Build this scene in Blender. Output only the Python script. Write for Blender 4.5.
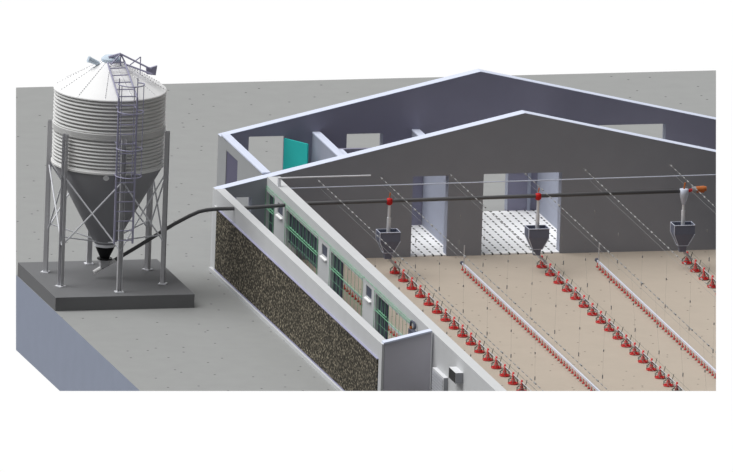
import bpy, bmesh, math, random
from math import sin, cos, pi, radians
from mathutils import Vector, Matrix
random.seed(4)
for o in list(bpy.data.objects): bpy.data.objects.remove(o)
S = bpy.context.scene
COL = S.collection

# ---------------------------------------------------------------- camera
TH, EL, RO = radians(14.4), radians(13.0), radians(1.9)
r0 = Vector((cos(TH), -sin(TH), 0)); f0 = Vector((sin(TH), cos(TH), 0)); zz = Vector((0, 0, 1))
u0 = f0*sin(EL) + zz*cos(EL); FW = f0*cos(EL) - zz*sin(EL)
RT = r0*cos(RO) + u0*sin(RO); UP = u0*cos(RO) - r0*sin(RO)
cam_d = bpy.data.cameras.new('camera'); cam = bpy.data.objects.new('camera', cam_d); COL.objects.link(cam)
cam_d.type = 'ORTHO'; cam_d.ortho_scale = 733/33.0; cam_d.clip_end = 300
loc = RT*((366.5-466)/33) + UP*((264-236)/33) - FW*70
m = Matrix((RT, UP, -FW)).transposed().to_4x4(); m.translation = loc
cam.matrix_world = m
S.camera = cam
# ---------------------------------------------------------------- world: overcast, white on the far side, dim on the near side
W = bpy.data.worlds.new('world'); S.world = W; W.use_nodes = True
nt = W.node_tree; nt.nodes.clear()
tc = nt.nodes.new('ShaderNodeTexCoord')
def wdot(v):
    d = nt.nodes.new('ShaderNodeVectorMath'); d.operation = 'DOT_PRODUCT'
    d.inputs[1].default_value = Vector(v).normalized(); nt.links.new(tc.outputs['Generated'], d.inputs[0]); return d.outputs['Value']
def mr(src, a, b, c, e):
    n = nt.nodes.new('ShaderNodeMapRange'); n.interpolation_type = 'SMOOTHSTEP'
    n.inputs[1].default_value = a; n.inputs[2].default_value = b; n.inputs[3].default_value = c; n.inputs[4].default_value = e
    nt.links.new(src, n.inputs[0]); return n.outputs[0]
far = mr(wdot((.1, .97, -.15)), .5, .85, 0.0, 0.92)
top = mr(wdot((-.2, .1, 1)), .0, .9, 0.085, 0.30)
ad = nt.nodes.new('ShaderNodeMath'); ad.operation = 'ADD'; nt.links.new(far, ad.inputs[0]); nt.links.new(top, ad.inputs[1])
bg = nt.nodes.new('ShaderNodeBackground'); bg.inputs[0].default_value = (1, 1, 1, 1)
nt.links.new(ad.outputs[0], bg.inputs[1])
wo = nt.nodes.new('ShaderNodeOutputWorld'); nt.links.new(bg.outputs[0], wo.inputs[0])
# ---------------------------------------------------------------- sun (soft, high, from the left)
sd = bpy.data.lights.new('sun', 'SUN'); sun = bpy.data.objects.new('sun', sd); COL.objects.link(sun)
sd.energy = 2.75; sd.angle = radians(50); sd.color = (1, 1, 1)
sun.rotation_euler = Vector((-.47, .10, .87)).to_track_quat('Z', 'Y').to_euler()
S.view_settings.view_transform = 'Standard'; S.view_settings.look = 'None'
S.view_settings.exposure = 0.0; S.view_settings.gamma = 1; S.view_settings.use_curve_mapping = False

# ---------------------------------------------------------------- materials
def srgb(h):
    c = [int(h[i:i+2], 16)/255 for i in (0, 2, 4)]
    return tuple(x/12.92 if x <= .04045 else ((x+.055)/1.055)**2.4 for x in c) + (1,)
def mat(name, col, rough=.8, metal=0., spec=.2):
    m = bpy.data.materials.new(name); m.use_nodes = True
    b = m.node_tree.nodes['Principled BSDF']
    c = srgb(col) if isinstance(col, str) else tuple(col)+(1,)
    b.inputs['Base Color'].default_value = c; b.inputs['Roughness'].default_value = rough
    b.inputs['Metallic'].default_value = metal; b.inputs['Specular IOR Level'].default_value = spec
    # faint uneven tone in every surface
    n = m.node_tree.nodes; L = m.node_tree.links
    t = n.new('ShaderNodeTexCoord'); no = n.new('ShaderNodeTexNoise'); no.inputs['Scale'].default_value = 1.7; no.inputs['Detail'].default_value = 3
    r = n.new('ShaderNodeMapRange'); r.inputs[3].default_value = .95; r.inputs[4].default_value = 1.05
    mx = n.new('ShaderNodeVectorMath'); mx.operation = 'SCALE'; mx.inputs[0].default_value = c[:3]
    L.new(t.outputs['Object'], no.inputs['Vector']); L.new(no.outputs['Fac'], r.inputs[0]); L.new(r.outputs[0], mx.inputs['Scale'])
    L.new(mx.outputs[0], b.inputs['Base Color'])
    return m
def speck(name, col, dark, scale, thr, grain=.03):
    m = mat(name, col); n = m.node_tree.nodes; L = m.node_tree.links; b = n['Principled BSDF']
    src = b.inputs['Base Color'].links[0].from_socket
    g = n.new('ShaderNodeNewGeometry')
    v = n.new('ShaderNodeTexVoronoi'); v.inputs['Scale'].default_value = scale; v.inputs['Randomness'].default_value = 1; v.voronoi_dimensions = '2D'
    lt = n.new('ShaderNodeMapRange'); lt.inputs[1].default_value = thr*.6; lt.inputs[2].default_value = thr; lt.inputs[3].default_value = 1; lt.inputs[4].default_value = 0
    sep = n.new('ShaderNodeSeparateColor'); gt = n.new('ShaderNodeMath'); gt.operation = 'GREATER_THAN'; gt.inputs[1].default_value = .4
    mu = n.new('ShaderNodeMath'); mu.operation = 'MULTIPLY'
    mx = n.new('ShaderNodeMix'); mx.data_type = 'RGBA'; mx.inputs[7].default_value = srgb(dark)
    L.new(g.outputs['Position'], v.inputs['Vector']); L.new(v.outputs['Distance'], lt.inputs[0])
    L.new(v.outputs['Color'], sep.inputs[0]); L.new(sep.outputs[0], gt.inputs[0])
    L.new(lt.outputs[0], mu.inputs[0]); L.new(gt.outputs[0], mu.inputs[1]); L.new(mu.outputs[0], mx.inputs[0])
    L.new(src, mx.inputs[6]); L.new(mx.outputs[2], b.inputs['Base Color'])
    return m
M = {}
M['ground'] = speck('concrete_ground', (.345, .35, .345), '555655', 1.0, .045)
M['edge'] = mat('blue_grey_edge', (.345, .385, .49))
M['beige'] = speck('beige_floor', (.50, .43, .355), '6a6058', 1.3, .05)
M['pad'] = mat('dark_pad_concrete', (.175, .177, .183))
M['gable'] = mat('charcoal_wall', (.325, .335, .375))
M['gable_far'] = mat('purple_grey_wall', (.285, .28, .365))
M['cap'] = mat('pale_blue_capping', (.72, .77, .92))
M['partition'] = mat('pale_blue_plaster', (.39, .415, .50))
M['wall'] = mat('light_grey_wall', (.64, .65, .66))
M['wall_l'] = mat('light_grey_wall_face', (.60, .61, .61))
M['endwall'] = mat('end_wall_grey', (.62, .61, .67))
M['teal'] = mat('teal_door_paint', (.04, .60, .56))
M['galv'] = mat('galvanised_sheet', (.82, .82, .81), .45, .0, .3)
M['roofw'] = mat('white_roof_sheet', (.97, .97, .97), .5, 0, .3)
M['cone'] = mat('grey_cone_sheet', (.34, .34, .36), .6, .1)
M['steel'] = mat('leg_steel', (.60, .60, .62), .5, .2, .4)
M['steel_d'] = mat('dark_leg_steel', (.34, .34, .36), .55, .2, .4)
M['steel_l'] = mat('bright_steel', (.85, .86, .9), .5, .1, .4)
M['ladder'] = mat('violet_grey_ladder', (.40, .39, .52), .6, .1)
M['lid'] = mat('pale_blue_lid', (.62, .72, .82), .6)
M['black'] = mat('black_plastic_and_shade', (.012, .012, .013), .5)
M['pipe'] = mat('dark_grey_pipe', (.13, .13, .135), .5)
M['red'] = mat('red_plastic', (.86, .09, .09), .5)
M['cup'] = mat('muted_red_cup', (.58, .07, .06), .5)
M['redd'] = mat('deep_red_valve', (.60, .02, .02), .5)
M['hopper'] = mat('slate_blue_hopper', (.17, .185, .25), .5, .1)
M['hopper_rim'] = mat('hopper_edge_metal', (.66, .70, .82), .5, .1)
M['orange'] = mat('orange_motor_paint', (.55, .17, .05), .5)
M['drink'] = mat('pale_drinker_profile', (.72, .75, .86), .5)
M['cable'] = mat('grey_cable', (.32, .32, .32), .6)
M['grill'] = mat('dark_green_grey_grill', (.15, .17, .15), .6)
M['green'] = mat('green_wire', (.22, .52, .32), .6)
M['slate'] = mat('dark_slate_panel', (.10, .11, .15), .6)
M['slat'] = mat('dark_teal_slat', (.11, .14, .15), .6)
M['vent'] = mat('vent_casing', (.75, .76, .78), .6)
M['vent_d'] = mat('vent_side_grey', (.40, .41, .44), .6)
M['trim'] = mat('lilac_frame_trim', (.38, .38, .52), .6)
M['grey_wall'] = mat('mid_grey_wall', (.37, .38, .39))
# slotted white floor
def slots():
    m = mat('white_slotted_floor', (.97, .97, .97)); n = m.node_tree.nodes; L = m.node_tree.links; b = n['Principled BSDF']
    src = b.inputs['Base Color'].links[0].from_socket
    g = n.new('ShaderNodeNewGeometry'); sp = n.new('ShaderNodeSeparateXYZ'); L.new(g.outputs['Position'], sp.inputs[0])
    def M_(op, a, bb=None):
        k = n.new('ShaderNodeMath'); k.operation = op
        for i, q in enumerate((a, bb)):
            if q is None: continue
            if isinstance(q, (int, float)): k.inputs[i].default_value = q
            else: L.new(q, k.inputs[i])
        return k.outputs[0]
    fx = M_('FRACT', M_('MULTIPLY', sp.outputs[0], 1/.265)); fy = M_('FRACT', M_('MULTIPLY', sp.outputs[1], 1/.34))
    a = M_('LESS_THAN', fx, .22); c = M_('LESS_THAN', fy, .6); k = M_('MULTIPLY', a, c)
    mx = n.new('ShaderNodeMix'); mx.data_type = 'RGBA'; mx.inputs[7].default_value = (.09, .09, .09, 1)
    L.new(k, mx.inputs[0]); L.new(src, mx.inputs[6]); L.new(mx.outputs[2], b.inputs['Base Color'])
    return m
M['slots'] = slots()
M['gable_infill'] = mat('dark_purple_infill', (.13, .125, .19))  # infill tone imitating the far gable, darkened for this brighter-lit side
def padtex():
    m = mat('brown_cellulose_pad', (.2, .18, .14), .9); n = m.node_tree.nodes; L = m.node_tree.links; b = n['Principled BSDF']
    g = n.new('ShaderNodeNewGeometry'); v = n.new('ShaderNodeTexNoise'); v.inputs['Scale'].default_value = 15; v.inputs['Detail'].default_value = 1.5; v.inputs['Roughness'].default_value = .5
    mp = n.new('ShaderNodeMapping'); mp.inputs['Scale'].default_value = (1, .7, 1.0)
    L.new(g.outputs['Position'], mp.inputs[0]); L.new(mp.outputs[0], v.inputs['Vector'])
    cr = n.new('ShaderNodeValToRGB'); e = cr.color_ramp.elements
    e[0].position = .40; e[0].color = (.035, .032, .026, 1); e[1].position = .70; e[1].color = (.40, .35, .26, 1)
    k = cr.color_ramp.elements.new(.55); k.color = (.10, .088, .065, 1)
    L.new(v.outputs['Fac'], cr.inputs[0]); L.new(cr.outputs[0], b.inputs['Base Color'])
    return m
M['cell'] = padtex()

# ---------------------------------------------------------------- builders
ORG = {}
class MB:
    def __init__(s): s.bm = bmesh.new()
    def face(s, pts, mi=0):
        f = s.bm.faces.new([s.bm.verts.new(p) for p in pts]); f.material_index = mi; return s
    def prism(s, ring_a, ring_b, mi=0):
        a = [s.bm.verts.new(p) for p in ring_a]; b = [s.bm.verts.new(p) for p in ring_b]; n = len(a)
        fs = [s.bm.faces.new(a[::-1]), s.bm.faces.new(b)]
        for i in range(n): fs.append(s.bm.faces.new((a[i], a[(i+1) % n], b[(i+1) % n], b[i])))
        for f in fs: f.material_index = mi
        bmesh.ops.recalc_face_normals(s.bm, faces=fs); return s
    def box(s, lo, hi, mi=0):
        (x0, y0, z0), (x1, y1, z1) = lo, hi
        return s.prism([(x0, y0, z0), (x1, y0, z0), (x1, y1, z0), (x0, y1, z0)], [(x0, y0, z1), (x1, y0, z1), (x1, y1, z1), (x0, y1, z1)], mi)
    def rod(s, p, q, r, n=8, r2=None, mi=0):
        p, q = Vector(p), Vector(q); d = (q-p).normalized(); r2 = r if r2 is None else r2
        a = d.orthogonal().normalized(); b = d.cross(a)
        ph = pi/n
        c = [a*cos(ph+2*pi*i/n)+b*sin(ph+2*pi*i/n) for i in range(n)]
        return s.prism([p+v*r for v in c], [q+v*r2 for v in c], mi)
    def tube(s, pts, r, n=10, mi=0):
        pts = [Vector(p) for p in pts]; rings = []
        t0 = (pts[1]-pts[0]).normalized(); a = t0.orthogonal().normalized()
        for i, p in enumerate(pts):
            t = (pts[min(i+1, len(pts)-1)]-pts[max(i-1, 0)]).normalized()
            a = (a - t*a.dot(t)).normalized(); b = t.cross(a)
            rings.append([s.bm.verts.new(p+(a*cos(2*pi*k/n)+b*sin(2*pi*k/n))*r) for k in range(n)])
        fs = []
        for A, B in zip(rings, rings[1:]):
            for k in range(n): fs.append(s.bm.faces.new((A[k], A[(k+1) % n], B[(k+1) % n], B[k])))
        fs.append(s.bm.faces.new(rings[0][::-1])); fs.append(s.bm.faces.new(rings[-1]))
        for f in fs: f.material_index = mi; f.smooth = len(f.verts) == 4
        return s
    def ring(s, c, R, r, n=24, a0=0, a1=2*pi, m=6):
        full = abs(a1-a0-2*pi) < 1e-4
        k = n + (0 if full else 1); rings = []
        for i in range(k):
            t = a0+(a1-a0)*i/n; d = Vector((cos(t), sin(t), 0))
            rings.append([s.bm.verts.new(Vector(c)+d*(R+r*cos(2*pi*j/m))+zz*(r*sin(2*pi*j/m))) for j in range(m)])
        prs = list(zip(rings, rings[1:])) + ([(rings[-1], rings[0])] if full else [])
        for A, B in prs:
            for j in range(m): s.bm.faces.new((A[j], A[(j+1) % m], B[(j+1) % m], B[j]))
        if not full: s.bm.faces.new(rings[0]); s.bm.faces.new(rings[-1])
        bmesh.ops.recalc_face_normals(s.bm, faces=s.bm.faces[:]); return s
    def lathe(s, c, prof, n=64, smooth=True, mi=0):
        rings = []
        for R, z in prof:
            rings.append([s.bm.verts.new((c[0]+R*cos(2*pi*k/n), c[1]+R*sin(2*pi*k/n), c[2]+z)) for k in range(n)])
        fs = []
        for A, B in zip(rings, rings[1:]):
            for k in range(n):
                f = s.bm.faces.new((A[k], A[(k+1) % n], B[(k+1) % n], B[k])); f.smooth = smooth; fs.append(f)
        fs.append(s.bm.faces.new(rings[0][::-1])); fs.append(s.bm.faces.new(rings[-1]))
        for f in fs: f.material_index = mi
        bmesh.ops.recalc_face_normals(s.bm, faces=fs); return s
    def build(s, name, mats, parent=None, label=None):
        me = bpy.data.meshes.new(name)
        for k in (mats if isinstance(mats, (list, tuple)) else [mats]): me.materials.append(k)
        o = bpy.data.objects.new(name, me); COL.objects.link(o)
        if parent is not None:
            o.parent = parent; org = ORG[parent.name]
            bmesh.ops.translate(s.bm, verts=s.bm.verts[:], vec=-org); ORG[o.name] = org
        else:
            vs = s.bm.verts; c = Vector([(min(v.co[i] for v in vs)+max(v.co[i] for v in vs))/2 for i in range(3)]); c.z = min(v.co.z for v in vs)
            bmesh.ops.translate(s.bm, verts=vs[:], vec=-c); o.location = c; ORG[o.name] = c
        s.bm.to_mesh(me); s.bm.free()
        if label: o['label'] = label
        return o
def tag(o, label, cat, group=None):
    o['label'] = label; o['category'] = cat
    if group: o['group'] = group
    return o
def struct(o, label=None, cat=None):
    o['kind'] = 'structure'
    if label: o['label'] = label
    if cat: o['category'] = cat
    return o
def thing(name, loc, label, cat, group=None):
    o = bpy.data.objects.new(name, None); COL.objects.link(o); o.location = loc; o.empty_display_size = .2
    ORG[o.name] = Vector(loc); return tag(o, label, cat, group)
def copy_tree(o, parent=None):
    c = o.copy(); COL.objects.link(c); c.parent = parent
    for ch in list(o.children): copy_tree(ch, c)
    return c

# ---------------------------------------------------------------- ground and floors
GL, GF, FZ = -14.05, 24.5, .26
g = MB().box((GL, -40, -2.27), (34, GF, 0))
for f in g.bm.faces:
    f.normal_update(); f.material_index = 1 if abs(f.normal.z) < .5 else 0
struct(g.build('ground', [M['ground'], M['edge']]), 'wide grey concrete ground slab with a blue-grey side face', 'ground')
struct(MB().box((-6.05, -30, 0.0), (9.6, 0, FZ)).build('floor', M['beige']), 'beige poultry house floor with small dark specks', 'floor')
struct(MB().box((-6.05, .005, 0.0), (9.6, 5.57, FZ+.04)).build('floor_back_room', M['slots']), 'white slotted floor of the room behind the near gable', 'floor')

# ---------------------------------------------------------------- gable walls with door openings
AX, BX, BT, AT = -7.90, -6.31, .34, .28        # outer faces and thicknesses of the two side walls
PKX, PKZ, SL = 1.69, 4.66, .2265
def gz(x): return PKZ - SL*abs(x-PKX)
def gable(name, x0, x1, y0, y1, ops, wallm, z0=0.0, cx0=None):
    # wall cut into strips between openings so that each opening is real; cap along the slope
    xs = sorted(set([x0, x1, PKX] + [v for o in ops for v in o[:2]]))
    b = MB()
    for a, c in zip(xs, xs[1:]):
        lo = z0
        for o in ops:
            if o[0] <= a+1e-6 and c <= o[1]+1e-6: lo = o[2]
        b.prism([(a, y0, lo), (c, y0, lo), (c, y0, gz(c)-.015), (a, y0, gz(a)-.015)],
                [(a, y1, lo), (c, y1, lo), (c, y1, gz(c)-.015), (a, y1, gz(a)-.015)])
    bmesh.ops.remove_doubles(b.bm, verts=b.bm.verts[:], dist=1e-5)
    seen = {}
    for f in b.bm.faces: seen.setdefault(tuple(sorted(v.index for v in f.verts)), []).append(f)
    w = b.build(name, wallm)
    c = MB()
    for a, d in ((x0-.01 if cx0 is None else cx0, PKX), (PKX, x1+.01)):
        c.prism([(a, y0-.005, gz(a)-.015), (d, y0-.005, gz(d)-.015), (d, y0-.005, gz(d)), (a, y0-.005, gz(a))],
                [(a, y1+.005, gz(a)-.015), (d, y1+.005, gz(d)-.015), (d, y1+.005, gz(d)), (a, y1+.005, gz(a))])
    c.build('wall_cap', M['cap'], w)
    return w
BR = 9.69
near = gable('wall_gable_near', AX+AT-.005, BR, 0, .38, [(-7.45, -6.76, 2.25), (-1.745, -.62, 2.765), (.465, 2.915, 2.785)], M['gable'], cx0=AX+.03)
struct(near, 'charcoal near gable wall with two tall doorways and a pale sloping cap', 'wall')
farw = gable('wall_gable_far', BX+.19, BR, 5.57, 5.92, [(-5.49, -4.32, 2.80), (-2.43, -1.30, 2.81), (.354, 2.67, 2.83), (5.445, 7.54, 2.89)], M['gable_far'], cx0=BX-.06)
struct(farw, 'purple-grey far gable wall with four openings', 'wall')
# pale linings on the right-hand reveals
for nm, par, x, y0, y1, zt in (('jamb_lining', near, -.62, 0, .38, 2.765), ('jamb_lining', near, 2.915, 0, .38, 2.785), ('jamb_lining', near, -6.76, 0, .38, 2.25),
                       ('jamb_lining', farw, -1.30, 5.57, 5.92, 2.81), ('jamb_lining', farw, 2.67, 5.57, 5.92, 2.83), ('jamb_lining', farw, 7.54, 5.57, 5.92, 2.89)):
    MB().box((x-.012, y0+.01, FZ+.04), (x+.0, y1-.01, zt-.002)).build(nm, M['partition'], par)
MB().box((3.27, 5.50, FZ+.04), (3.36, 5.56, 2.75)).build('door_post', M['partition'], farw)

# ---------------------------------------------------------------- side walls
ZA, ZB = 2.53, 2.87
sa = struct(MB().box((AX, -20.71, 0), (AX+AT, 0, ZA)).box((AX, 0, 0), (AX+AT, .38, 2.49)).build('wall_corridor_outer', M['wall']), 'light grey outer corridor wall holding the long brown cooling pad', 'wall')
b = MB()
zt = 2.42; zs = .40
bays = [(0, -.05, -1.0), (1, -2.5, -6.5), (2, -8.1, -12.1), (3, -13.7, -18.1)]
y = 0
cuts = [(-.05, -1.0, zs, zt), (-1.40, -2.05, 2.08, zt), (-2.5, -6.5, zs, zt), (-6.95, -7.62, 2.08, zt), (-8.1, -12.1, zs, zt), (-12.5, -13.2, 2.08, zt), (-13.7, -18.1, zs, zt)]
ycur = 0.0
for ya, yb, za, zb in cuts:
    if ya < ycur: b.box((BX, ya, 0), (BX+BT, ycur, ZB))
    b.box((BX, yb, 0), (BX+BT, ya, za)); b.box((BX, yb, zb), (BX+BT, ya, ZB)); ycur = yb
b.box((BX, -34, 0), (BX+BT, ycur, ZB))
sb = struct(b.build('wall_corridor_inner', M['wall']), 'light grey inner corridor wall pierced by screened openings', 'wall')
b = MB()   # the back room's side wall, one opening
b.box((BX-.05, 4.88, 0), (BX+.20, 5.92, 2.83)); b.box((BX-.05, .42, 0), (BX+.20, 3.45, ZB)); b.box((BX-.05, 3.45, 2.56), (BX+.20, 4.88, ZB)); b.box((BX-.05, 3.45, 0), (BX+.20, 4.88, .25))
bw = struct(b.build('wall_back_room_left', M['grey_wall']), 'left side wall of the back room with one tall opening', 'wall')
MB().box((BX-.06, .40, ZB), (BX+.21, 5.56, ZB+.04)).build('wall_cap', M['cap'], bw)
dd = thing('opening_infill', (BX, 4.2, .25), 'added dark purple infill panel in the left side wall opening, standing for the gable beyond', 'door'); dd['kind'] = 'structure'
MB().box((BX-.03, 3.46, .25), (BX+.01, 4.87, 2.55)).build('leaf_panel', M['gable_infill'], dd)  # added panel, standing in for the far gable seen through the opening
MB().rod((BX-.08, 3.65, 1.25), (BX-.03, 3.65, 1.25), .02).build('leaf_handle', M['steel'], dd)
# corridor end wall with the sloping cap
x0, x1 = AX+.06, BX-.07
e0, e1 = 2.56, 2.90
w = MB().prism([(x0, -20.95, 0), (x1, -20.95, 0), (x1, -20.95, e1), (x0, -20.95, e0)], [(x0, -20.71, 0), (x1, -20.71, 0), (x1, -20.71, e1), (x0, -20.71, e0)]).build('wall_corridor_end', M['endwall'])
struct(w, 'dark grey end wall closing the corridor at the front', 'wall')
MB().prism([(x0-.03, -20.98, e0), (x1, -20.98, e1), (x1, -20.98, e1+.05), (x0-.03, -20.98, e0+.05)], [(x0-.03, -20.70, e0), (x1, -20.70, e1), (x1, -20.70, e1+.05), (x0-.03, -20.70, e0+.05)]).build('wall_cap', M['cap'], w)
# corner post and plinth trims
struct(MB().box((AX-.02, -20.96, 0), (AX+.05, -20.58, 2.56)).build('trim_1', M['wall']), 'pale corner post at the front end of the cooling pad', 'trim')
struct(MB().box((AX-.13, -20.6, 0), (AX, .05, .10)).build('trim_2', M['wall']), 'pale plinth strip along the foot of the outer wall', 'trim')
struct(MB().box((AX-.04, -.36, .1), (AX, 0, 2.02)).build('trim_3', M['wall']), 'pale upright strip at the back end of the cooling pad', 'trim')
struct(MB().box((AX+AT, -20.7, 0), (BX, 0, .06)).build('floor_corridor', M['wall']), 'narrow grey corridor floor', 'floor')
# partitions in the back room
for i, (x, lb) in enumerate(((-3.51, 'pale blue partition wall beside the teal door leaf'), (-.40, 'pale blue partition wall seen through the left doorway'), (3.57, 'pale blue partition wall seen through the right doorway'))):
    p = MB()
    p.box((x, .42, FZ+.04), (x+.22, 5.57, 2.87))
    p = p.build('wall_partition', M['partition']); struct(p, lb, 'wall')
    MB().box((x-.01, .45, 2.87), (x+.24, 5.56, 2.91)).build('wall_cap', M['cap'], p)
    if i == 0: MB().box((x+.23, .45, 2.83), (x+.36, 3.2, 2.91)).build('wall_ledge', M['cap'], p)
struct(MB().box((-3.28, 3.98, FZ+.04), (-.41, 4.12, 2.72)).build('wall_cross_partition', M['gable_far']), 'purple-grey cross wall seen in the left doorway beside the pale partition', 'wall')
# teal door leaf
d = thing('door_1', (-4.375, 5.55, .30), 'teal door leaf swung open into the back room', 'door'); d['kind'] = 'structure'
h0, h1 = Vector((-4.38, 5.54, 0)), Vector((-3.86, 4.68, 0)); dv = (h1-h0).normalized(); nv = Vector((-dv.y, dv.x, 0))*.025
MB().prism([p+zz*.31 for p in (h0-nv, h1-nv, h1+nv, h0+nv)], [p+zz*2.74 for p in (h0-nv, h1-nv, h1+nv, h0+nv)]).build('leaf_panel', M['teal'], d)
q = h0+dv*.85
MB().rod(q-nv*3.2+zz*1.25, q+nv*3.2+zz*1.25, .02).build('leaf_handle', M['steel'], d)

# ---------------------------------------------------------------- cooling pad on the outer wall
t = thing('cooling_pad', (AX, -10.5, .12), 'long brown cellulose cooling pad on the outer wall face', 'cooling pad')
MB().box((AX-.05, -20.55, .14), (AX-.001, -.36, 2.0)).build('pad_panel', M['cell'], t)
fr = MB()
for z in (.10, 2.0): fr.box((AX-.07, -20.57, z), (AX-.001, -.36, z+.022))
fr.build('frame', M['trim'], t)

# ---------------------------------------------------------------- screens, panels and little windows on the inner wall
words = ['at the back end of the inner corridor wall', 'second from the back gable, across the widest dark gap', 'between the middle and front pillars', 'nearest the front end wall']
for (k, ya, yb), wd in zip(bays, words):
    t = thing('wire_screen', (BX-.03, (ya+yb)/2, zs), 'green wire mesh screen ' + wd, 'wire screen', 'green wire screens on the inner corridor wall')
    f = MB(); x = BX-.03; a, c = ya+.02, yb-.02
    for z in (zs, zt+.10): f.rod((x, a, z), (x, c, z), .010, 6)
    for yy in (a, c): f.rod((x, yy, zs), (x, yy, zt+.10), .010, 6)
    f.build('frame', M['green'], t)
    MB().rod((x, a, 1.93), (x, c, 1.93), .013, 6).build('middle_rail', M['green'], t)
    wv = MB(); n = max(2, int((a-c)/.42))
    for i in range(1, n): wv.rod((x, a+(c-a)*i/n, zs), (x, a+(c-a)*i/n, zt+.1), .006, 4)
    nh = 5
    for i in range(1, nh): wv.rod((x, a, zs+(zt-zs)*i/nh), (x, c, zs+(zt-zs)*i/nh), .004, 4)
    wv.build('mesh_wires', M['green'], t)
for (ya, yb), wd in zip(((-.08, -.97), (-2.53, -6.47), (-8.13, -9.05), (-13.73, -14.75)), ('in the opening against the back gable', 'second from the back gable, by far the widest of the four', 'third from the back gable, right of the middle little window', 'nearest the front, right of the last little window')):
    big = ya-yb > 2; pz0 = 1.42 if big else zs
    t = thing('slatted_panel', (BX+.1, (ya+yb)/2, pz0), 'dark slatted panel ' + wd, 'panel', 'dark slatted panels in the inner corridor wall')
    MB().box((BX+.10, yb, pz0), (BX+.16, ya, zt)).build('panel_board', M['slate'], t)
    sl = MB()
    nn = 14 if big else 4
    for i in range(nn): yy = ya+(yb-ya)*(i+.5)/nn; sl.box((BX+.07, yy-.03, pz0+.02), (BX+.10, yy+.03, zt-.02))
    sl.box((BX+.075, yb, pz0), (BX+.10, ya, pz0+.05))
    sl.build('slats', M['slat'], t)
    MB().box((BX+.055, yb, 1.90), (BX+.10, ya, 1.93)).build('cross_rail', M['green'], t)
for i, (ya, yb) in enumerate(((-1.40, -2.05), (-6.95, -7.62), (-12.5, -13.2))):
    wdw = thing('window_%d' % (i+1), (BX, (ya+yb)/2, 2.0), ('back', 'middle', 'front')[i] + ' one of the three little dark windows in the corridor pillars', 'window'); wdw['kind'] = 'structure'
    MB().box((BX+.03, yb, 2.09), (BX+.05, ya, zt)).build('window_pane', M['slate'], wdw)
    MB().prism([(BX-.07, yb, 2.0), (BX+.17, yb, 2.03), (BX+.17, yb, 2.09), (BX-.07, yb, 2.03)], [(BX-.07, ya, 2.0), (BX+.17, ya, 2.03), (BX+.17, ya, 2.09), (BX-.07, ya, 2.03)]).build('window_sill', M['roofw'], wdw)
# green dashed trim wire along the top of the wall
dash = MB()
yy = -.1
while yy > -18.3:
    dash.rod((BX-.03, yy, 2.60), (BX-.03, yy-.30, 2.60), .010, 5); yy -= .52
for yy in (-.1, -6.2, -12.3, -18.3): dash.rod((BX+.0, yy, 2.60), (BX-.05, yy, 2.60), .012, 5)
dash.rod((BX-.03, -.1, 2.60), (BX-.03, -18.4, 2.60), .006, 4)
tag(dash.build('tension_wire', M['green']), 'thin green dashed wire strung along the top of the inner corridor wall', 'wire')
# hooked black latch box near the corridor's front
t = thing('latch_box', (BX, -18.6, 2.15), 'small dark box with an orange hook at the front of the corridor wall', 'latch')
MB().box((BX-.14, -18.95, 2.1), (BX-.001, -18.35, 2.42)).build('latch_casing', M['slate'], t)
MB().tube([(BX-.08, -18.4, 2.40), (BX-.08, -18.4, 2.60), (BX-.08, -18.5, 2.68), (BX-.08, -18.8, 2.70), (BX-.08, -18.95, 2.62), (BX-.08, -18.9, 2.52)], .035, 6).build('latch_hook', M['slate'], t)
MB().box((BX-.11, -18.48, 2.42), (BX-.05, -18.40, 2.50)).build('latch_tab', M['orange'], t, 'orange tab')
# outside equipment at the front
t = thing('exhaust_hood', (-6.43, -24.3, 2.2), 'small box hood with a shaded mouth painted black on the outer wall at the front', 'vent')
MB().box((-6.55, -24.7, 2.17), (BX-.004, -23.86, 2.50)).build('hood_casing', [M['vent']], t)
MB().box((-6.556, -24.69, 2.175), (-6.55, -23.875, 2.49)).build('mouth_shade', M['black'], t)  # flat black sheet, the shade inside the open hood put in as colour
MB().box((-6.545, -24.706, 2.18), (BX-.01, -24.7, 2.49)).build('hood_end', M['vent_d'], t)
t = thing('louvre_unit', (-6.40, -22.2, .3), 'tall pale louvred cooling unit standing on the wall left of the small hood', 'vent')
MB().box((-6.45, -22.86, .3), (BX-.004, -21.45, 1.92)).build('unit_casing', M['vent'], t)
l = MB()
for i in range(16): z = .4+i*.093; l.prism([(-6.475, -22.80, z), (-6.45, -22.80, z), (-6.45, -22.80, z+.06)], [(-6.475, -21.5, z), (-6.45, -21.5, z), (-6.45, -21.5, z+.06)])
l.build('louvre_blades', M['vent_d'], t)
MB().box((-6.44, -22.866, .32), (BX-.01, -22.86, 1.90)).build('unit_end', M['vent_d'], t)

# ---------------------------------------------------------------- silo pad
PZ = .42
tag(MB().box((-14.04, -4.85, 0.0), (-9.70, -.12, PZ)).build('concrete_plinth', M['pad']), 'square dark grey concrete plinth under the feed silo', 'plinth')

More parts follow.
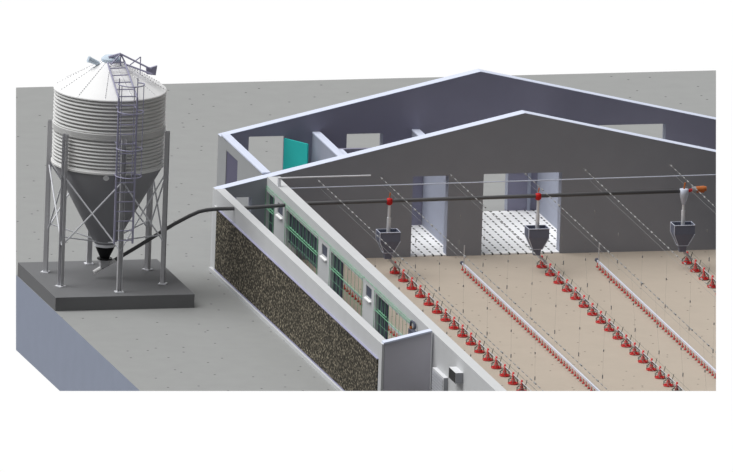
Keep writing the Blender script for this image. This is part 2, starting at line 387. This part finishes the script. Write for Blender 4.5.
# ---------------------------------------------------------------- silo
CX, CY = -11.93, -2.43
t = thing('feed_silo', (CX, CY, PZ), 'tall corrugated steel feed silo on six legs with a white cone roof', 'silo')
C = (CX, CY, 0); R = 1.675
prof = []
def corr(z0, z1):
    n = round((z1-z0)/.112)
    p = (z1-z0)/n
    for i in range(n):
        z = z0+i*p
        for dr, q in ((-.055, 0.0), (.026, .02), (.034, .10), (.024, .28), (.004, .50), (-.006, .54), (-.06, .56), (-.065, .8)):
            prof.append((R+dr, z+p*q))
    prof.append((R, z1))
corr(4.08, 5.05); prof.append((R+.035, 5.06))
for i in range(13): prof.append((R+.04+.008*cos(pi*i), 5.07+.015*i))
prof.append((R+.03, 5.27)); corr(5.28, 6.30)
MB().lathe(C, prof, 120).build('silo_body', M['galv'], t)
MB().lathe(C, [(R+.02, 6.29), (R+.045, 6.29), (R+.045, 6.32), (R+.03, 6.34), (.27, 7.17), (.27, 7.19)], 120, False).build('cone_roof', M['roofw'], t)
for k in range(12):
    a = 2*pi*(k+.35)/12; s_ = MB(); n = 17
    for i in range(n):
        q = .06+.9*i/(n-1); rr = (R+.03)*(1-q)+.27*q; z = 6.36*(1-q)+7.17*q + .008
        p = Vector((CX+rr*cos(a), CY+rr*sin(a), z)); dd = Vector((-cos(a)*.875, -sin(a)*.875, .485))
        s_.rod(p-dd*.018, p+dd*.018, .012, 5)
    pa = Vector((CX+(R+.02)*cos(a), CY+(R+.02)*sin(a), 6.345)); pb = Vector((CX+.28*cos(a), CY+.28*sin(a), 7.165))
    s_.rod(pa, pb, .008, 4, mi=1)
    s_.build('roof_seam', [M['steel'], M['roofw']], t)
MB().lathe(C, [(.27, 7.15), (.30, 7.2), (.30, 7.26), (.22, 7.33), (.05, 7.36)], 32, False).build('roof_lid', M['lid'], t)
v = MB(); v.rod((CX-.38, CY-.05, 7.12), (CX-.52, CY-.06, 7.17), .04, 8); v.rod((CX-.42, CY-.05, 7.12), (CX-.70, CY-.07, 7.25), .07, 12, .09); v.rod((CX-.70, CY-.07, 7.25), (CX-.74, CY-.07, 7.265), .10, 12)
v.build('roof_vent', M['lid'], t)
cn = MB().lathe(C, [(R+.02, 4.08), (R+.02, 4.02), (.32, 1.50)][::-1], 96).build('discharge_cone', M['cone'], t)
MB().lathe(C, [(R+.03, 4.0), (R+.055, 4.02), (R+.055, 4.07), (R+.03, 4.09)], 96, False).build('lower_rim', M['galv'], t)
a_ = math.atan2(-1, -.28); rr = 1.62
MB().rod((CX+rr*cos(a_), CY+rr*sin(a_), 3.93), (CX+(rr+.06)*cos(a_), CY+(rr+.06)*sin(a_), 3.90), .09, 14).build('inspection_port', M['roofw'], t, 'small white round inspection port')
MB().lathe(C, [(.30, 1.42), (.33, 1.43), (.33, 1.50), (.31, 1.53)], 32, False).build('outlet_collar', M['steel_l'], t)
MB().lathe(C, [(.13, 1.03), (.15, 1.08), (.29, 1.38), (.29, 1.43)], 20, False).build('outlet_boot', M['black'], t, 'black funnel-shaped outlet boot')
MB().lathe(C, [(.23, 1.01), (.23, 1.05)], 20, False).build('boot_flange', M['black'], t)
bx_ = MB().prism([(CX-.13, CY-.11, .72), (CX+.10, CY-.11, .80), (CX+.10, CY+.11, .80), (CX-.13, CY+.11, .72)], [(CX-.16, CY-.13, 1.01), (CX+.16, CY-.13, 1.01), (CX+.16, CY+.13, 1.01), (CX-.16, CY+.13, 1.01)])
bx_.build('unloader_box', M['steel'], t)
# legs: channel sections
hexp = []
for k in range(6):
    a = -pi/2 + k*pi/3; rr = 1.80 if k % 3 == 0 else 1.80
    px, py = CX+rr*cos(a), CY+rr*1.03*sin(a)
    rad = Vector((cos(a), sin(a), 0)); tan = Vector((-sin(a), cos(a), 0)); c = Vector((px, py, 0)); hexp.append((c, rad, tan))
    l = MB(); wd, dp, th = .075, .10, .012
    def q(u, w): return c + tan*u + rad*w
    ringp = [q(-wd, -.02), q(wd, -.02), q(wd, dp), q(wd-th, dp), q(wd-th, -.02+th), q(-wd+th, -.02+th), q(-wd+th, dp), q(-wd, dp)]
    l.prism([p+zz*PZ for p in ringp], [p+zz*5.16 for p in ringp])
    lg = l.build('leg', M['steel'], t)
    MB().prism([q(u, w)+zz*PZ for u, w in ((-.13, -.07), (.13, -.07), (.13, .16), (-.13, .16))], [q(u, w)+zz*(PZ+.025) for u, w in ((-.13, -.07), (.13, -.07), (.13, .16), (-.13, .16))]).build('base_plate', M['steel_l'], lg)
for k in range(6):
    (c1, r1, _), (c2, r2, _) = hexp[k], hexp[(k+1) % 6]
    for za, zb in ((3.85, 1.70), (1.70, 3.85)):
        off = .05 if za > zb else .02
        MB().rod(c1+r1*off+zz*za, c2+r2*off+zz*zb, .026, 6).build('cross_brace', M['steel_l'], t)
    MB().rod(c1+zz*1.95, Vector((CX, CY, 0))+r1*.33+zz*1.60, .022, 6).build('tie_rod', M['steel_l'], t)
MB().ring((CX, CY, 1.60), .36, .02, 24).build('tie_ring', M['steel_l'], t)
# wall ladder, cage and roof ladder (one climbing way)
lx0, lx1, ly = -12.16, -11.585, -4.42
lad = MB()
for x in (lx0, lx1): lad.box((x-.025, ly-.03, 1.95), (x+.025, ly+.03, 6.48))
lo = lad.build('ladder', M['ladder'], t)
z = 2.05
while z < 6.4: MB().rod((lx0, ly, z), (lx1, ly, z), .017, 6).build('rung', M['ladder'], lo); z += .30
for z in (2.7, 4.05, 5.05, 6.15):
    if z > 4:
        for x in (lx0, lx1): MB().rod((x, ly, z), (x*.97+CX*.03, CY-R, z), .018, 6).build('standoff', M['ladder'], lo)
cg = MB(); cc = Vector(((lx0+lx1)/2+.05, ly-.12, 0))
for z in (4.10, 4.95, 6.10, 6.95):
    hp = []
    for i in range(19):
        a = pi*(-1.0-.0)+pi*1.0*i/18
        hp.append((cc.x+.40*cos(a), cc.y+.45*sin(a), z))
    hp = [(lx0, ly, z)]+hp+[(lx1, ly, z)]
    cg.tube(hp, .02, 6)
for a in (-2.6, -1.57, -.55): cg.rod((cc.x+.40*cos(a), cc.y+.45*sin(a), 4.10), (cc.x+.40*cos(a), cc.y+.45*sin(a), 6.95), .014, 6)
for x in (lx0, lx1): cg.rod((x, ly, 6.4), (x, ly, 7.1), .018, 6)
cg.build('safety_cage', M['ladder'], t)
rl = MB()
A0, A1 = Vector((lx0, ly+.02, 6.48)), Vector((lx1, ly+.02, 6.48)); B0, B1 = Vector((-12.13, -2.8, 7.20)), Vector((-11.66, -2.8, 7.38))
B1.z = 7.22; B1.x = -11.60
rl.rod(A0, B0, .026, 6); rl.rod(A1, B1, .026, 6); rl.rod(B1, (-11.72, -2.75, 7.46), .026, 6); rl.rod(B0, B1, .018, 6)
ro = rl.build('roof_ladder', M['ladder'], t)
for i in range(0, 5):
    q = (i+.2)/5; MB().rod(A0.lerp(B0, q), A1.lerp(B1, q), .018, 6).build('rung', M['ladder'], ro)
# filling arm from the lid to the plate beyond the ladder
N = Vector((-11.72, -2.75, 7.46)); Pp = Vector((-10.82, -3.05, 6.98))
ar = MB(); ar.rod(N, Pp+Vector((0, 0, .05)), .028, 6); ar.rod(N+Vector((.08, -.1, -.28)), Pp+Vector((0, -.1, -.08)), .028, 6)
ar.rod(N, Vector((-12.05, -2.6, 7.33)), .045, 6); ar.rod(N, Vector((-12.05, -2.9, 7.18)), .025, 6); ar.rod(N, N+Vector((.0, 0, -.35)), .02, 6)
ar.rod(N+Vector((.3, 0, -.35)), N+Vector((.62, -.02, -.10)), .018, 6); ar.rod(N+Vector((.62, -.02, -.10)), N+Vector((.62, -.02, -.62)), .018, 6)
ar.build('roof_arm', M['ladder'], t)
MB().prism([Pp+Vector(v) for v in ((-.14, 0, -.10), (.14, 0, -.14), (.18, 0, .16), (-.02, 0, .10), (-.16, 0, .12))], [Pp+Vector(v) for v in ((-.14, .08, -.10), (.14, .08, -.14), (.18, .08, .16), (-.02, .08, .10), (-.16, .08, .12))]).build('arm_plate', M['ladder'], t)

# ---------------------------------------------------------------- feed pipe
PY, PZ2 = -2.30, 2.57
t = thing('feed_pipe', (CX, PY, .6), 'long dark feed pipe running from under the silo across the poultry house', 'pipe')
pts = [(-12.22, -2.42, .62), (-11.0, -2.38, 1.30), (-10.2, PY, 1.75), (-9.75, PY, 2.02), (-9.30, PY, 2.25), (-9.0, PY, 2.38), (-8.75, PY, 2.43), (-8.4, PY, 2.455), (-7.95, PY, 2.455)]
MB().tube(pts+[(AX+.06, PY, 2.455)], .058, 12).build('outdoor_tube', M['pipe'], t)
MB().tube([(AX+.06, PY, 2.455), (-7.3, PY, 2.47), (-6.5, PY, 2.51), (-5.8, PY, 2.55), (0, PY, 2.60), (6.12, PY, 2.655)], .058, 12).build('indoor_tube', M['pipe'], t)
MB().rod((-12.25, -2.42, .60), (-12.02, -2.41, .73), .066, 12).build('tube_end_cap', M['roofw'], t, 'white end cap')
MB().rod((-11.80, -2.41, .86), (-11.60, -2.40, .97), .066, 12).build('tube_coupling', M['roofw'], t, 'white coupling')

# ---------------------------------------------------------------- hoppers under the pipe
def hopper(x, zp, label, valve=True):
    t = thing('feed_hopper', (x, PY, FZ), label, 'hopper', 'feed hoppers hanging under the pipe')
    top, mid, bot = 1.64, 1.36, .98
    w, dpt, wb = .31, .24, .15
    def rg(hw, hd, z): return [(x-hw, PY-hd, z), (x+hw, PY-hd, z), (x+hw, PY+hd, z), (x-hw, PY+hd, z)]
    def open_box(hw, hd, z0, z1):
        m = MB()
        for sx in (-1, 1): m.box((x+sx*hw-.01, PY-hd, z0), (x+sx*hw+.01, PY+hd, z1))
        for sy in (-1, 1): m.box((x-hw, PY+sy*hd-.01, z0), (x+hw, PY+sy*hd+.01, z1))
        return m
    open_box(w, dpt, mid, top).build('hopper_body', M['hopper'], t)
    MB().prism(rg(wb, .12, bot), rg(w+.01, dpt+.01, mid)).build('hopper_cone', M['hopper'], t)
    e = MB()
    A, B, B0 = rg(w+.01, dpt+.01, top), rg(w+.01, dpt+.01, mid), rg(wb, .12, bot)
    for i in range(4): e.rod(A[i], A[(i+1) % 4], .014, 5); e.rod(B0[i], B0[(i+1) % 4], .014, 5); e.rod(B[i], B0[i], .014, 5)
    for i in (0, 3): e.rod(A[i], B[i], .014, 5)
    e.build('hopper_rim', M['hopper_rim'], t)
    MB().prism([(x-.10, PY-.08, .78), (x+.10, PY-.08, .78), (x+.10, PY+.08, .78), (x-.10, PY+.08, .78)], rg(wb-.03, .10, bot)).build('outlet_box', M['hopper'], t)
    MB().rod((x+.0, PY+.02, .82), (x+.32, PY+.08, .50), .045, 8).build('outlet_spout', M['steel'], t)
    dt = MB(); dt.rod((x, PY, top-.18), (x, PY, 2.05), .062, 12); dt.rod((x, PY, 2.05), (x, PY, zp-.06), .045, 12)
    dt.build('drop_tube', M['steel_l'], t)
    if valve:
        MB().lathe((x, PY, zp), [(.05, -.13), (.09, -.10), (.10, -.05), (.10, .04), (.08, .07), (.03, .09)], 14).build('red_valve', M['redd'], t, 'red valve on the pipe')
        MB().rod((x, PY, zp+.12), (x+.02, PY, zp+.25), .022, 6).build('valve_stem', M['orange'], t)
    else:
        MB().lathe((x, PY, zp), [(.05, -.42), (.13, -.14), (.14, -.10), (.14, .06), (.10, .07)], 14).build('end_funnel', M['hopper_rim'], t, 'pale funnel closing the pipe end')
        MB().rod((x, PY, zp+.06), (x+.03, PY, zp+.26), .03, 6).build('valve_stem', M['orange'], t)
hopper(-3.05, 2.575, 'slate-blue feed hopper left of the left doorway, first on the pipe from the silo')
hopper(1.60, 2.615, 'slate-blue feed hopper hanging in front of the right doorway')
hopper(6.15, 2.655, 'slate-blue feed hopper at the far right end of the pipe, below the funnel', False)
t = thing('drive_motor', (6.55, PY, 2.68), 'small orange drive motor at the right end of the feed pipe', 'motor')
MB().rod((6.28, PY, 2.66), (6.42, PY, 2.68), .05, 10).build('motor_shaft', M['redd'], t)
MB().rod((6.40, PY, 2.68), (6.52, PY, 2.69), .10, 14).build('gearbox', M['steel_d'], t)
mm = MB(); mm.rod((6.52, PY, 2.69), (6.78, PY, 2.71), .095, 14); mm.rod((6.78, PY, 2.71), (6.84, PY, 2.71), .075, 14)
for i in range(5): mm.rod((6.55+i*.05, PY, 2.69), (6.56+i*.05, PY, 2.69), .108, 14)
mm.build('motor_body', M['orange'], t)

# ---------------------------------------------------------------- feeder lines: tube and pans
ordn = ['first', 'second', 'third', 'fourth', 'fifth', 'sixth', 'seventh', 'eighth', 'ninth', 'tenth', 'eleventh', 'twelfth', 'thirteenth', 'fourteenth', 'fifteenth', 'sixteenth', 'seventeenth', 'eighteenth']
def in_frame(p, mrg=.15):
    x, y = RT.dot(p), UP.dot(p)
    return -13.64-mrg < x < 7.576+mrg and y > -3.85-mrg
def make_pan(loc, label, group):
    x, y, z = loc
    t = thing('feeder_pan', loc, label, 'feeder pan', group)
    MB().lathe(loc, [(.10, .0), (.15, .008), (.168, .045), (.158, .047), (.145, .022), (.05, .022)], 16).build('pan_dish', M['red'], t)
    MB().lathe(loc, [(.115, .02), (.065, .10), (.036, .20), (.034, .36), (.02, .37)], 12).build('feed_cone', M['red'], t)
    gr = MB().ring((x, y, z+.13), .155, .010, 14, m=4)
    for k in range(6):
        a = 2*pi*(k+.2)/6; gr.rod((x+.155*cos(a), y+.155*sin(a), z+.13), (x+.162*cos(a), y+.162*sin(a), z+.035), .009, 4); gr.rod((x+.155*cos(a), y+.155*sin(a), z+.13), (x+.035*cos(a), y+.035*sin(a), z+.24), .008, 4)
    gr.build('pan_grill', M['grill'], t)
    return t
proto = None
for X, y0, row, n in ((-2.75, -2.08, 'left', 18), (1.91, -1.78, 'middle', 18), (6.46, -1.74, 'right', 6)):
    lt = thing('feeder_tube', (X, -2, FZ+.3), 'thin grey auger tube above the %s row of red feeder pans' % row, 'feeder tube', 'feeder auger tubes')
    MB().rod((X, y0+.35, FZ+.30), (X, -22, FZ+.30), .015, 8).build('auger_tube', M['steel'], lt)
    MB().rod((X+.05, y0+.35, FZ+.42), (X+.05, -22, FZ+.42), .004, 5).build('perch_wire', M['grill'], lt)
    for i in range(n):
        yy = y0-1.06*i-.45
        if in_frame(Vector((X, yy, FZ))): MB().rod((X, yy, FZ+.28), (X+.05, yy, FZ+.47), .012, 5).build('tube_clip', M['grill'], lt)
    k = 0
    for i in range(n):
        p = Vector((X, y0-1.06*i, FZ))
        if not in_frame(p): continue
        lb = 'red feeder pan with dark grill, %s from the hopper in the %s row' % (ordn[k], row)
        if proto is None: o = proto = make_pan(tuple(p), lb, 'feeder pans in the left row')
        else:
            o = copy_tree(proto); o.location = p; o['label'] = lb; o['group'] = 'feeder pans in the %s row' % row
        k += 1

# ---------------------------------------------------------------- drinker lines
for X, y0, row in ((-4.85, -2.1, 'left, half hidden behind the corridor wall'), (-.65, -2.1, 'middle, starting below the left doorway'), (3.55, -2.15, 'right, starting beyond the right doorway')):
    t = thing('drinker_line', (X, y0, FZ), 'pale nipple drinker line with red cups, the %s' % row, 'drinker line', 'drinker lines on the floor')
    pz = FZ+.26
    MB().box((X-.022, -21.5, pz-.03), (X+.025, y0, pz+.028)).build('drinker_profile', M['drink'], t)
    MB().rod((X, y0+.10, pz), (X, y0-.02, pz), .06, 10).build('end_regulator', M['slate'], t)
    MB().rod((X-.02, y0-.25, pz+.04), (X-.02, y0-.25, pz+.62), .018, 6).build('breather_tube', M['steel'], t)
    first = None
    for i in range(56):
        yy = y0-.2-.345*i; p = Vector((X-.04, yy, pz-.1))
        if not in_frame(p, .3): break
        if first is None:
            first = MB().lathe((X-.045, yy, FZ), [(.02, .085), (.042, .095), (.046, .13), (.025, .12), (.014, .15), (.014, .235)], 8).build('drip_cup', M['cup'], t); fy = yy
        else:
            o = first.copy(); COL.objects.link(o); o.parent = t; o.location = first.location + Vector((0, yy-fy, 0))

# ---------------------------------------------------------------- suspension cables
for X, z, hold, HX in ((-4.75, 2.76, 'left drinker line, nearest the corridor wall', -4.85), (-2.80, 2.80, 'left feeder row', -2.75), (-.63, 2.84, 'middle drinker line', -.65), (1.69, 2.83, 'middle feeder row', 1.91), (3.56, 2.90, 'right drinker line', 3.55), (6.24, 2.97, 'right feeder row', 6.46)):
    t = thing('suspension_cable', (X, -.05, z), 'thin dotted suspension cable strung above the ' + hold, 'cable', 'suspension cables over the floor')
    c = MB().rod((X, -.01, z), (X, -30, z), .004, 5)
    yy = -.25; i = 0
    while yy > -29:
        c.rod((X, yy, z), (X, yy-.20, z), .017 if i % 4 else .026, 6); yy -= .52; i += 1
    c.build('beaded_cable', M['cable'], t)
    c = MB().rod((X+.12, -.01, z-.30), (X+.12, -30, z-.30), .0035, 5)
    c.build('winch_cord', M['cable'], t)
    k = 0
    yy = -1.6
    while yy > -26:
        if in_frame(Vector((X, yy, FZ)), 1):
            dcd = MB().rod((X, yy, z), (HX, yy, FZ+.32), .0014, 4)
            dcd.rod((X*.6+HX*.4, yy, z*.6+.5*.4), (X*.57+HX*.43, yy, z*.57+.5*.43), .018, 5); dcd.rod((X*.2+HX*.8, yy, 1.0), (X*.2+HX*.8, yy, 1.12), .018, 5)
            dcd.build('drop_cord', M['cable'], t)
        yy -= 3.0
# cross wires above the pipe
c = MB().rod((-6.27, -1.3, 3.13), (-3.40, -1.3, 3.14), .022, 6)
t = thing('cross_rod', (-6.27, -1.3, 2.9), 'short pale rod reaching in from the top of the inner corridor wall', 'rod')
c.build('rod_bar', M['steel_l'], t); MB().box((-6.30, -1.36, 2.872), (-6.22, -1.24, 3.16)).build('rod_bracket', M['steel_l'], t)
t = thing('cross_wire', (-6.25, -1.3, 2.8), 'long thin lilac wire spanning the house just above the feed pipe', 'wire')
c = MB().rod((-5.96, -1.3, 2.80), (9.0, -1.3, 2.91), .016, 6)
c.build('wire_strand', M['hopper_rim'], t)
MB().box((-5.99, -1.34, 2.76), (-5.96, -1.26, 2.84)).build('wire_anchor', M['hopper_rim'], t)

# ---------------------------------------------------------------- section cuts: the model ends where the pictured place ends
bpy.context.view_layer.update()
PL = [(RT, -13.636, 1), (RT, 7.576, -1), (UP, -3.848, 1)]
for o in list(bpy.data.objects):
    if o.type != 'MESH': continue
    mw = o.matrix_world; bb = [mw @ Vector(c) for c in o.bound_box]
    drop = False; cross = []
    for n, d, sg in PL:
        v = [(n.dot(p)-d)*sg for p in bb]
        if max(v) <= .002: drop = True
        elif min(v) < -.002: cross.append((n, d, sg))
    if drop:
        for c in list(o.children): bpy.data.objects.remove(c)
        bpy.data.objects.remove(o); continue
    if not cross: continue
    if o.data.users > 1: o.data = o.data.copy()
    b = bmesh.new(); b.from_mesh(o.data); inv = mw.inverted()
    for n, d, sg in cross:
        co = inv @ (n*d); no = (inv.to_3x3() @ (n*-sg)).normalized()
        res = bmesh.ops.bisect_plane(b, geom=b.verts[:]+b.edges[:]+b.faces[:], dist=1e-5, plane_co=co, plane_no=no, clear_outer=True)
        ed = [e for e in res['geom_cut'] if isinstance(e, bmesh.types.BMEdge) and e.is_valid and len(e.link_faces) == 1]
        if ed:
            try: bmesh.ops.triangle_fill(b, edges=ed, use_beauty=True)
            except Exception: pass
    if len(b.faces) == 0:
        b.free(); bpy.data.objects.remove(o); continue
    bmesh.ops.recalc_face_normals(b, faces=b.faces[:])
    b.to_mesh(o.data); b.free()
for o in list(bpy.data.objects):
    if o.type == 'EMPTY' and not o.children: bpy.data.objects.remove(o)
